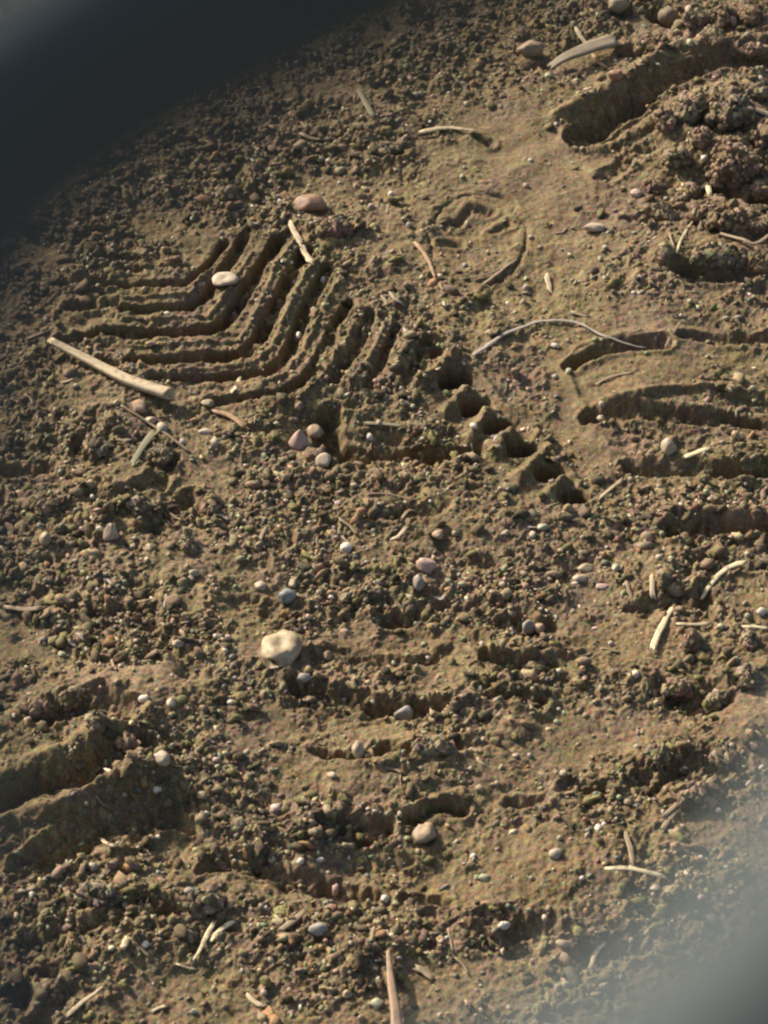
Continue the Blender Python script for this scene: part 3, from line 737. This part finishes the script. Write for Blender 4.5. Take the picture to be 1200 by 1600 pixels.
def straw(name, pts, wpx, col, label, cat='straw', taper=(1, 1), flat=.42, group=None, lift=None, follow=.3, jag=1.3, hollow=.5, lump=.11, n=None, seed=None):
    py = sum(p[1] for p in pts) / len(pts)
    r = wpx * pxm(py) / 2
    L = sum(math.dist(a, b) for a, b in zip(pts, pts[1:]))
    n = n or max(6, int(L / 7))
    path = ground_path(pts, r, n, lift, follow)
    rad = [r * (taper[0] + (taper[1] - taper[0]) * i / (n - 1)) for i in range(n)]
    sd_ = seed if seed is not None else int(pts[0][0] + pts[0][1])
    if 5 <= wpx < 15:                                              # nodes, kinks and a narrowing broken end
        q_ = random.Random(sd_ + 1)
        k1 = q_.randrange(1, n - 1)
        rad[k1] *= 1.16; rad[0] *= q_.uniform(.45, .9); rad[-1] *= q_.uniform(.45, .9)
        for k_ in range(1, n - 1): path[k_] += Vector((q_.uniform(-.18, .18) * r, q_.uniform(-.18, .18) * r, 0))
    o = bpy.data.objects.new(name, strand_mesh(name, path, rad, ST_[col], flat, sd_, 10 if wpx > 5 else 6, jag, hollow, lump))
    KEEP.extend((q_.x, q_.y, r + .0022) for q_ in path)
    base = path[0].copy(); o.data.transform(Matrix.Translation(-base)); o.location = base
    COL.objects.link(o)
    return tag(o, label, cat, group)

S = straw
S('straw', [(80, 543), (140, 574), (200, 604), (266, 626)], 21, 'pale', 'thickest straw, a long weathered tan stalk lying under the chevron print', taper=(.62, 1.1), flat=.75, follow=0, lump=.03, jag=.5)
S('twig', [(656, 204), (700, 200), (746, 207)], 11, 'pale', 'short tan twig with a blunt pale end on the smooth upper soil', 'twig', taper=(1, .55), follow=.1)
S('bark_chip', [(858, 104), (900, 92), (962, 68)], 30, 'bark', 'broad grey brown bark chip propped over deep shadow near the top', 'bark chip', taper=(.4, 1.25), flat=.3, follow=0, lift=.005, jag=.35)
S('straw', [(453, 346), (470, 376), (489, 410)], 10, 'pale', 'pale flat straw above the diagonal ridges of the chevron print', flat=.4)
S('straw', [(648, 378), (668, 402), (681, 438)], 7, 'orange', 'thin orange tan straw left of the faint round print', taper=(1.2, .6))
S('straw', [(855, 426), (857, 440), (860, 456)], 8, 'pale', 'tiny upright cream straw piece right of the faint round print')
S('straw', [(934, 782), (953, 764), (973, 748)], 7, 'pale', 'slim tan straw beside the last of the lug holes', taper=(.5, 1.1))
S('straw', [(1098, 920), (1120, 898), (1142, 888), (1166, 884)], 11, 'bright', 'bright bent straw piece at the right edge of the churned soil', taper=(.6, 1.1))
S('straw', [(1020, 1016), (1032, 982), (1050, 950)], 11, 'bright', 'bright straw piece leaning upward, left of a short flat lying straw', taper=(1, .7))
S('straw', [(1056, 974), (1084, 975), (1112, 972)], 7, 'pale', 'short flat lying straw right of the bright leaning straw')
S('straw', [(1019, 900), (1020, 918), (1022, 936)], 9, 'pale', 'short upright tan straw stub above the bright leaning straw')
S('straw', [(946, 1358), (990, 1364), (1041, 1372)], 9, 'bright', 'bleached yellow white straw lying level, near the lower right rim', lift=.003, follow=0)
S('straw', [(978, 1298), (984, 1325), (990, 1352)], 8, 'tan', 'dull upright tan straw meeting the bleached level straw')
S('stem', [(606, 1486), (610, 1530), (616, 1570), (622, 1625)], 17, 'red', 'reddish tan upright stem with a pointed tip rising at the bottom edge', 'stem', taper=(.35, 1.25), follow=0, lift=.002, flat=.7)
S('grass_blade', [(738, 556), (768, 536), (806, 516), (845, 503), (900, 506), (950, 523), (1010, 544)], 7, 'grey', 'long arching grey dry grass blade over the smooth soil', 'grass blade', taper=(1.1, .5), flat=.5, follow=.75, n=50)
S('rootlet', [(1057, 396), (1066, 370), (1082, 348)], 5, 'pale', 'thin pale rootlet, longer arm of a V at the upper right', 'rootlet')
S('rootlet', [(1056, 395), (1050, 378), (1046, 366)], 4, 'tan', 'thin tan rootlet, shorter arm of a V at the upper right', 'rootlet')
S('straw', [(1068, 712), (1086, 706), (1108, 699)], 9, 'bright', 'bright short straw beside the cream pebble in the right hand print', flat=.5)
S('straw', [(1036, 1276), (1066, 1254), (1092, 1238), (1118, 1212)], 10, 'tan', 'long tan straw, upper branch of the fork at lower right', taper=(.8, 1))
S('straw', [(1034, 1298), (1052, 1272), (1072, 1256)], 8, 'tan', 'short tan straw, lower branch of the fork at lower right')
S('straw', [(302, 1502), (318, 1476), (335, 1440)], 9, 'bright', 'yellow bleached straw, left one of a pair at lower left', taper=(.5, 1))
S('straw', [(330, 1470), (346, 1452), (366, 1440)], 10, 'bright', 'yellow bleached straw, right one of a pair at lower left', taper=(.7, 1))
S('straw', [(104, 1586), (132, 1566), (160, 1540)], 8, 'pale', 'pale straw in the bottom left corner', taper=(1.2, .5))
S('straw', [(8, 949), (36, 952), (66, 948)], 10, 'tan', 'dull tan straw at the left edge beside a small shadow')
S('splinter', [(361, 616), (368, 603), (376, 590)], 7, 'bright', 'small white splinter standing in the bottom chevron groove', 'splinter', taper=(.8, .9))
S('splinter', [(193, 1486), (195, 1474), (199, 1465)], 10, 'bright', 'stubby white splinter at lower left beside a white pebble', 'splinter')
S('straw', [(899, 44), (908, 58), (918, 72)], 7, 'pale', 'short pale straw above the bark chip')
S('straw', [(926, 84), (936, 95), (946, 104)], 7, 'orange', 'short orange straw under the bark chip, in shadow')
S('grass_blade', [(560, 138), (572, 160), (585, 186)], 9, 'green', 'olive blade in the blurred soil at upper middle', 'grass blade', flat=.4)
S('rootlet', [(470, 208), (492, 218), (520, 214)], 7, 'tan', 'curved tan rootlet in the blurred soil left of the olive blade', 'rootlet')
S('rootlet', [(190, 634), (240, 668), (296, 706)], 5, 'root', 'thin brown rootlet running below the thickest straw', 'rootlet', follow=.6)
S('leaf', [(206, 722), (222, 698), (240, 672)], 15, 'green', 'small olive green leaf below the thickest straw', 'leaf', taper=(.5, .9), flat=.25)
S('straw', [(1160, 978), (1182, 979), (1204, 981)], 7, 'bright', 'thin yellow straw running out of the right edge')
S('straw', [(716, 436), (760, 430), (802, 410)], 4, 'root', 'fine brown fibre inside the rim of the faint round print')
S('straw', [(752, 446), (782, 424), (808, 404)], 5, 'tan', 'fine tan fibre crossing the lower rim of the faint round print')
S('rootlet', [(1126, 368), (1160, 378), (1180, 386), (1210, 366)], 6, 'tan', 'forked looking tan rootlet bridging a shadow at right', 'rootlet', lift=.004)
S('rootlet', [(1180, 385), (1184, 400), (1186, 414)], 6, 'tan', 'short tan rootlet hanging from the bridging rootlet', 'rootlet')
S('straw', [(570, 660), (600, 662), (630, 665)], 8, 'green', 'yellowish green flat straw above the dark hollow in the middle')
S('rootlet', [(608, 458), (618, 470), (632, 478)], 5, 'grey', 'pale grey rootlet over a small arched hollow', 'rootlet', lift=.003)
S('bark_chip', [(1166, 166), (1190, 172), (1216, 184)], 12, 'pale', 'pale greyish sliver at the right edge beside the uppermost clod', 'bark chip', flat=.4)
S('straw', [(920, 1512), (932, 1492), (946, 1470)], 8, 'pale', 'faded straw seen through the blur of the lower right rim')
S('rootlet', [(574, 772), (606, 774), (650, 782)], 4, 'root', 'fine straight rootlet below the dark middle hollow', 'rootlet')
S('straw', [(1110, 328), (1120, 340), (1128, 352)], 6, 'green', 'short greenish straw beside the lowest big clod')
S('straw', [(1062, 312), (1074, 302), (1082, 292)], 7, 'tan', 'short tan straw between the dark track and the big clods')
S('straw', [(1096, 288), (1104, 298), (1110, 306)], 9, 'bright', 'stubby yellow straw under the middle big clod')
S('rootlet', [(1040, 540), (1048, 522), (1062, 508)], 6, 'root', 'curled brown rootlet where two grooves of the right print meet', 'rootlet')
S('rootlet', [(930, 600), (958, 588), (990, 582)], 5, 'tan', 'tan rootlet between the first two grooves of the right print', 'rootlet')
S('straw', [(978, 910), (984, 925), (990, 940)], 6, 'tan', 'thin tan straw left of the upright straw stub')
S('straw', [(710, 1494), (724, 1508), (734, 1524)], 5, 'root', 'fine brown straw right of the reddish upright stem')
S('bark_chip', [(650, 1510), (664, 1518), (676, 1528)], 12, 'tan', 'small brown chip right of the reddish upright stem', 'bark chip', flat=.4)
S('straw', [(436, 1458), (456, 1440), (478, 1424)], 10, 'tan', 'dull wide straw in the lower middle above the reddish stem')
S('straw', [(385, 1552), (400, 1566), (418, 1572)], 9, 'pale', 'pale stub of straw near the bottom, left of the reddish stem')
S('straw', [(30, 1392), (44, 1390), (58, 1384)], 8, 'pale', 'dull pink straw chip by the left edge near the lowest tread bar')
S('rootlet', [(700, 1452), (704, 1470), (708, 1490)], 4, 'tan', 'fine rootlet standing up in the lower middle soil', 'rootlet')
S('straw', [(330, 640), (362, 652), (384, 668)], 9, 'orange', 'orange brown stalk bit under the chevron print')
S('rootlet', [(530, 810), (548, 826), (560, 838)], 5, 'root', 'short brown rootlet above the small near white pebble', 'rootlet')
S('straw', [(610, 842), (624, 836), (636, 822)], 6, 'pale', 'tiny pale straw above the bright pink pebble')

# short litter bits, countable and alike
for k_ in range(46):
    while True:
        a = rnd.uniform(40, 1180); b = rnd.uniform(200, 1580)
        p = at(a, b)
        if rnd.random() < float(sample(ROUGH, p.x, p.y)) and (a * .45 + b * .89 > 450): break
    ang = rnd.uniform(0, 6.28); L = rnd.uniform(8, 17)
    q = [(a - L * math.cos(ang), b - L * math.sin(ang) * .7), (a + rnd.uniform(-3, 3), b + rnd.uniform(-3, 3)), (a + L * math.cos(ang), b + L * math.sin(ang) * .7)]
    so_ = S('straw_bit', q, rnd.uniform(3, 6), rnd.choice(['tan', 'tan', 'root', 'pale', 'root', 'grey']), 'short thin dry straw bit scattered among the soil crumbs', 'straw bit', group='short straw bits among the crumbs', seed=k_)
    SMALL.append((so_, 'short thin dry straw bit', a, b))

# each small repeat is told apart by the landmark it lies nearest to
LAND = [('the thickest straw', 170, 585), ('the pale flake on the chevrons', 352, 441), ('the reddish brown chunky stone', 484, 318), ('the pinkish cone pebble', 468, 686),
        ('the bark chip', 910, 88), ('the blunt ended twig', 700, 202), ('the faint round print', 745, 368), ('the olive blade', 572, 160), ('the arching grass blade', 850, 505),
        ('the first lug hole', 709, 583), ('the last lug hole', 893, 767), ('the cream standing pebble', 1045, 698), ('the uppermost big clod', 1140, 176), ('the middle big clod', 1146, 262),
        ('the flat cream flake', 927, 357), ('the bright pink pebble', 666, 881), ('the near white round pebble', 541, 858), ('the largest stone', 441, 1014), ('the blue grey pebble', 448, 932),
        ('the cream cone pebble', 173, 828), ('the dull left edge straw', 36, 950), ('the cream tread bar pebble', 254, 1185), ('the close pale pair', 911, 895), ('the bright bent straw', 1130, 898),
        ('the bright leaning straw', 1035, 982), ('the grey white upright pebble', 825, 979), ('the round pebble in the curved hollow', 632, 1098), ('the upright cream topped pebble', 560, 1176),
        ('the orange sided tan stone', 665, 1302), ('the bleached level straw', 993, 1365), ('the long tilted cream pebble', 867, 1332), ('the touching white pebbles', 938, 1292),
        ('the forked tan straws', 1075, 1255), ('the yellow straw pair', 335, 1460), ('the bottom corner straw', 132, 1566), ('the reddish upright stem', 612, 1540), ('the three cornered chip', 788, 1447),
        ('the grey lumpy stone', 498, 1457), ('the long grey clod', 680, 1172), ('the grey wedge pebble', 296, 1394)]
DIRS = ['right of', 'above right of', 'above', 'above left of', 'left of', 'below left of', 'below', 'below right of']
ORD = ['nearest', 'second nearest', 'third nearest', 'fourth nearest', 'fifth nearest', 'sixth nearest', 'seventh nearest', 'eighth nearest', 'ninth nearest', 'tenth nearest']
bins = {}
for o_, ph, a, b in SMALL:
    nm, lx, ly = min(LAND, key=lambda L_: math.dist((a, b), L_[1:]))
    dr_ = DIRS[int(round(math.degrees(math.atan2(ly - b, a - lx)) / 45)) % 8]
    bins.setdefault((ph, dr_, nm), []).append((math.dist((a, b), (lx, ly)), o_))
for (ph, dr_, nm), L_ in bins.items():
    L_.sort(key=lambda t: t[0])
    for k_, (_, o_) in enumerate(L_):
        o_['label'] = f'{ph}, {ORD[min(k_, 9)]} {dr_} {nm}' if len(L_) > 1 else f'{ph} {dr_} {nm}'

# ------------------------------------------------------------------ uncountable grit and crumbs
def scatter(name, N, smin, smax, seed, palette, material, label, cat, flat=.75, pw=3.0, rmask=1.6, box=(-.36, .36, -.47, .64), jit=.22):
    rs = np.random.RandomState(seed)
    bm = bmesh.new(); bmesh.ops.create_icosphere(bm, subdivisions=1, radius=1.0)
    if smax > .0035: bmesh.ops.subdivide_edges(bm, edges=bm.edges, cuts=1, use_grid_fill=True, smooth=1.0)
    bv = np.array([vt.co[:] for vt in bm.verts], np.float32)
    bv /= np.linalg.norm(bv, axis=1)[:, None]
    bf = np.array([[vt.index for vt in f.verts] for f in bm.faces], np.int32)
    bm.free()
    xs = rs.uniform(box[0], box[1], N * 3); ys = rs.uniform(box[2], box[3], N * 3)
    keep = rs.rand(N * 3) < (sample(LOOSE, xs, ys) ** rmask * (.35 + .65 * sample(patch, xs, ys)))
    for kx, ky, kr in KEEP: keep &= (xs - kx) ** 2 + (ys - ky) ** 2 > kr * kr
    xs = xs[keep][:N]; ys = ys[keep][:N]; n = len(xs)
    r = smin + (smax - smin) * rs.rand(n) ** pw
    zs = hgt(xs, ys) + r * .12
    sc = np.stack([r * rs.uniform(.8, 1.35, n), r * rs.uniform(.75, 1.1, n), r * flat * rs.uniform(.75, 1.25, n)], -1)
    V = np.repeat(bv[None], n, 0).astype(np.float32)
    # lumpy: random low frequency directions per stone
    for _ in range(4):
        d = rs.randn(n, 1, 3); d /= np.linalg.norm(d, axis=2, keepdims=True)
        t = (V * d).sum(-1, keepdims=True)
        V = V + V * (jit * rs.uniform(-1, 1, (n, 1, 1))) * np.cos(t * rs.uniform(2, 4.5, (n, 1, 1)))
    V += rs.uniform(-.13, .13, V.shape)
    V *= sc[:, None, :]
    a1 = rs.uniform(0, 6.28, n); a2 = rs.uniform(-.7, .7, n)
    c, s = np.cos(a2), np.sin(a2)
    y = V[..., 1] * c[:, None] - V[..., 2] * s[:, None]; z = V[..., 1] * s[:, None] + V[..., 2] * c[:, None]
    V[..., 1] = y; V[..., 2] = z
    c, s = np.cos(a1), np.sin(a1)
    x = V[..., 0] * c[:, None] - V[..., 1] * s[:, None]; y = V[..., 0] * s[:, None] + V[..., 1] * c[:, None]
    V[..., 0] = x + xs[:, None]; V[..., 1] = y + ys[:, None]; V[..., 2] += zs[:, None]
    nv = len(bv)
    F = (bf[None] + (np.arange(n) * nv)[:, None, None]).reshape(-1, 3).astype(np.int32)
    me = bpy.data.meshes.new(name)
    me.vertices.add(n * nv); me.vertices.foreach_set('co', V.reshape(-1).astype(np.float32))
    me.loops.add(F.size); me.loops.foreach_set('vertex_index', F.reshape(-1))
    me.polygons.add(len(F)); me.polygons.foreach_set('loop_start', np.arange(0, F.size, 3, dtype=np.int32))
    me.update(calc_edges=True)
    pal = np.array([p_[1] for p_ in palette]); wt = np.array([p_[0] for p_ in palette], float); wt /= wt.sum()
    col = pal[rs.choice(len(pal), n, p=wt)] * np.array([.80, .79, .70]) * rs.uniform(.7, 1.3, (n, 1))
    rgba = np.ones((n * nv, 4), np.float32); rgba[:, :3] = np.repeat(col, nv, 0)
    ca_ = me.color_attributes.new('soil', 'FLOAT_COLOR', 'POINT'); ca_.data.foreach_set('color', rgba.reshape(-1))
    me.materials.append(material)
    o = bpy.data.objects.new(name, me); COL.objects.link(o)
    return tag(o, label, cat, kind='stuff')
soilpal = [(5, (.17, .13, .08)), (4, (.12, .09, .055)), (4, (.17, .145, .065)), (3, (.22, .15, .11)), (3, (.30, .23, .15)), (2, (.08, .065, .04)), (1, (.30, .18, .10))]
gritpal = [(3, (.30, .23, .15)), (3, (.38, .31, .20)), (2, (.24, .24, .14)), (2, (.30, .20, .16)), (1, (.55, .48, .37)), (2, (.2, .17, .13)), (1, (.13, .13, .11))]
scatter('soil_crumbs', 11000, .0008, .0042, 3, soilpal, M_CRUMB, 'loose brown soil crumbs of all sizes strewn over the churned ground', 'soil crumbs', jit=.42)
scatter('grit', 18000, .0006, .0023, 4, gritpal, M_GRIT, 'fine pale mixed grit sprinkled over the soil', 'grit', rmask=1.0, jit=.38)

# fine fibres of rotted plant matter matted into the soil
def fibres(name, N, seed):
    rs = random.Random(seed); V = []; F = []; Cc = []
    for _ in range(N):
        for _t in range(30):
            x = rs.uniform(-.33, .33); y = rs.uniform(-.45, .6)
            if rs.random() < float(sample(LOOSE, x, y)): break
        a = rs.uniform(0, 6.28); k_ = rs.uniform(-1, 1) * .55; L = rs.uniform(.004, .013); rad = rs.uniform(.00025, .00065)
        col = rs.choice([(.22, .16, .10), (.28, .22, .13), (.18, .12, .075), (.2, .18, .09), (.13, .1, .065)])
        p = [x, y]; base = len(V); n = 7
        for i in range(n):
            z = float(hgt(p[0], p[1])) + rad * 1.1
            rr_ = rad * (1 - .5 * abs(i / (n - 1) - .4))
            nx, ny = -math.sin(a), math.cos(a)
            V += [(p[0] + nx * rr_, p[1] + ny * rr_, z), (p[0], p[1], z + rr_), (p[0] - nx * rr_, p[1] - ny * rr_, z), (p[0], p[1], z - rr_)]
            Cc += [col] * 4
            p = [p[0] + math.cos(a) * L / n, p[1] + math.sin(a) * L / n]; a += k_
        for i in range(n - 1):
            for k in range(4):
                F.append((base + i * 4 + k, base + i * 4 + (k + 1) % 4, base + i * 4 + 4 + (k + 1) % 4, base + i * 4 + 4 + k))
        F.append((base + 3, base + 2, base + 1, base)); e = base + (n - 1) * 4; F.append((e, e + 1, e + 2, e + 3))
    me = bpy.data.meshes.new(name); me.from_pydata(V, [], F)
    ca_ = me.color_attributes.new('soil', 'FLOAT_COLOR', 'POINT')
    rgba = np.ones((len(V), 4), np.float32); rgba[:, :3] = np.array(Cc); ca_.data.foreach_set('color', rgba.reshape(-1))
    me.materials.append(M_CRUMB)
    o = bpy.data.objects.new(name, me); COL.objects.link(o)
    tag(o, 'fine brown root fibres and rotted litter matted into the soil', 'plant litter', kind='stuff')
fibres('plant_litter', 1300, 12)

# ------------------------------------------------------------------ the thick rim close to the lens
RD = 0.080
def near(px, py, d=None):
    if d is None: d = 0.081 + 0.002 * max(-1, min(1, ((px - 650) * .6 + (py - 800) * .8) / 650))
    return CAM + (FW + Vector((1, 0, 0)) * ((px - 600) * PX) + UP * ((800 - py) * PX)) * d
edge = [(900, 8), (690, 110), (480, 206), (298, 306), (165, 400), (85, 490), (36, 600), (10, 760), (-4, 950), (-8, 1180), (6, 1420), (60, 1640),
        (250, 1760), (480, 1750), (670, 1670), (830, 1585), (965, 1485), (1085, 1380), (1190, 1250), (1300, 1070), (1375, 850), (1390, 560), (1370, 270), (1290, 40), (1180, -75), (1010, -70)]
RT = 0.0049
def build_rim():
    P = [near(a, b) for a, b in edge]
    cen = sum(P, Vector()) / len(P)
    n0 = len(P); Q = []
    for i in range(n0):
        a, b, c, d = P[i - 1], P[i], P[(i + 1) % n0], P[(i + 2) % n0]
        for k in range(6):
            u = k / 6
            Q.append(.5 * ((2 * b) + (c - a) * u + (2 * a - 5 * b + 4 * c - d) * u * u + (-a + 3 * b - 3 * c + d) * u ** 3))
    n = len(Q); bm = bmesh.new(); rings = []; prof = [(.0001, -.0002)] + [(.0028 * k / 8, .0105 * k / 8) for k in range(1, 9)] + [(.0041 + .0013 * math.sin(t_), .0105 + .0013 * math.cos(t_)) for t_ in np.linspace(-1.2, 1.5, 12)] + [(.0057, .004), (.0057, -.001), (.004, -.002), (.001, -.0014)]; NS = len(prof)
    for i in range(n):
        t = (Q[(i + 1) % n] - Q[i - 1]).normalized()
        o_ = t.cross(FW).normalized()
        if o_.dot(Q[i] - cen) < 0: o_ = -o_
        rings.append([bm.verts.new(Q[i] + o_ * a_ - FW * b_) for a_, b_ in prof])
    for i in range(n):
        for k in range(NS):
            f = bm.faces.new((rings[i][k], rings[i][(k + 1) % NS], rings[(i + 1) % n][(k + 1) % NS], rings[(i + 1) % n][k])); f.smooth = True
    bmesh.ops.recalc_face_normals(bm, faces=bm.faces)
    me = bpy.data.meshes.new('viewing_rim'); bm.to_mesh(me); bm.free()
    m, n_, l, b = mat('grey_rubber')
    tc = n_.new('ShaderNodeTexCoord'); tx = n_.new('ShaderNodeTexNoise'); tx.inputs['Scale'].default_value = 400
    l.new(tc.outputs['Object'], tx.inputs['Vector'])
    r = n_.new('ShaderNodeValToRGB'); r.color_ramp.elements[0].color = (.060, .077, .084, 1); r.color_ramp.elements[1].color = (.078, .098, .107, 1)
    l.new(tx.outputs['Fac'], r.inputs[0]); l.new(r.outputs[0], b.inputs['Base Color'])
    b.inputs['Roughness'].default_value = .8; b.inputs['Specular IOR Level'].default_value = .15
    me.materials.append(m)
    o = bpy.data.objects.new('viewing_rim', me); COL.objects.link(o)
    tag(o, 'thick grey rim close to the lens, blurred across upper left and lower right corners', 'rim')
build_rim()
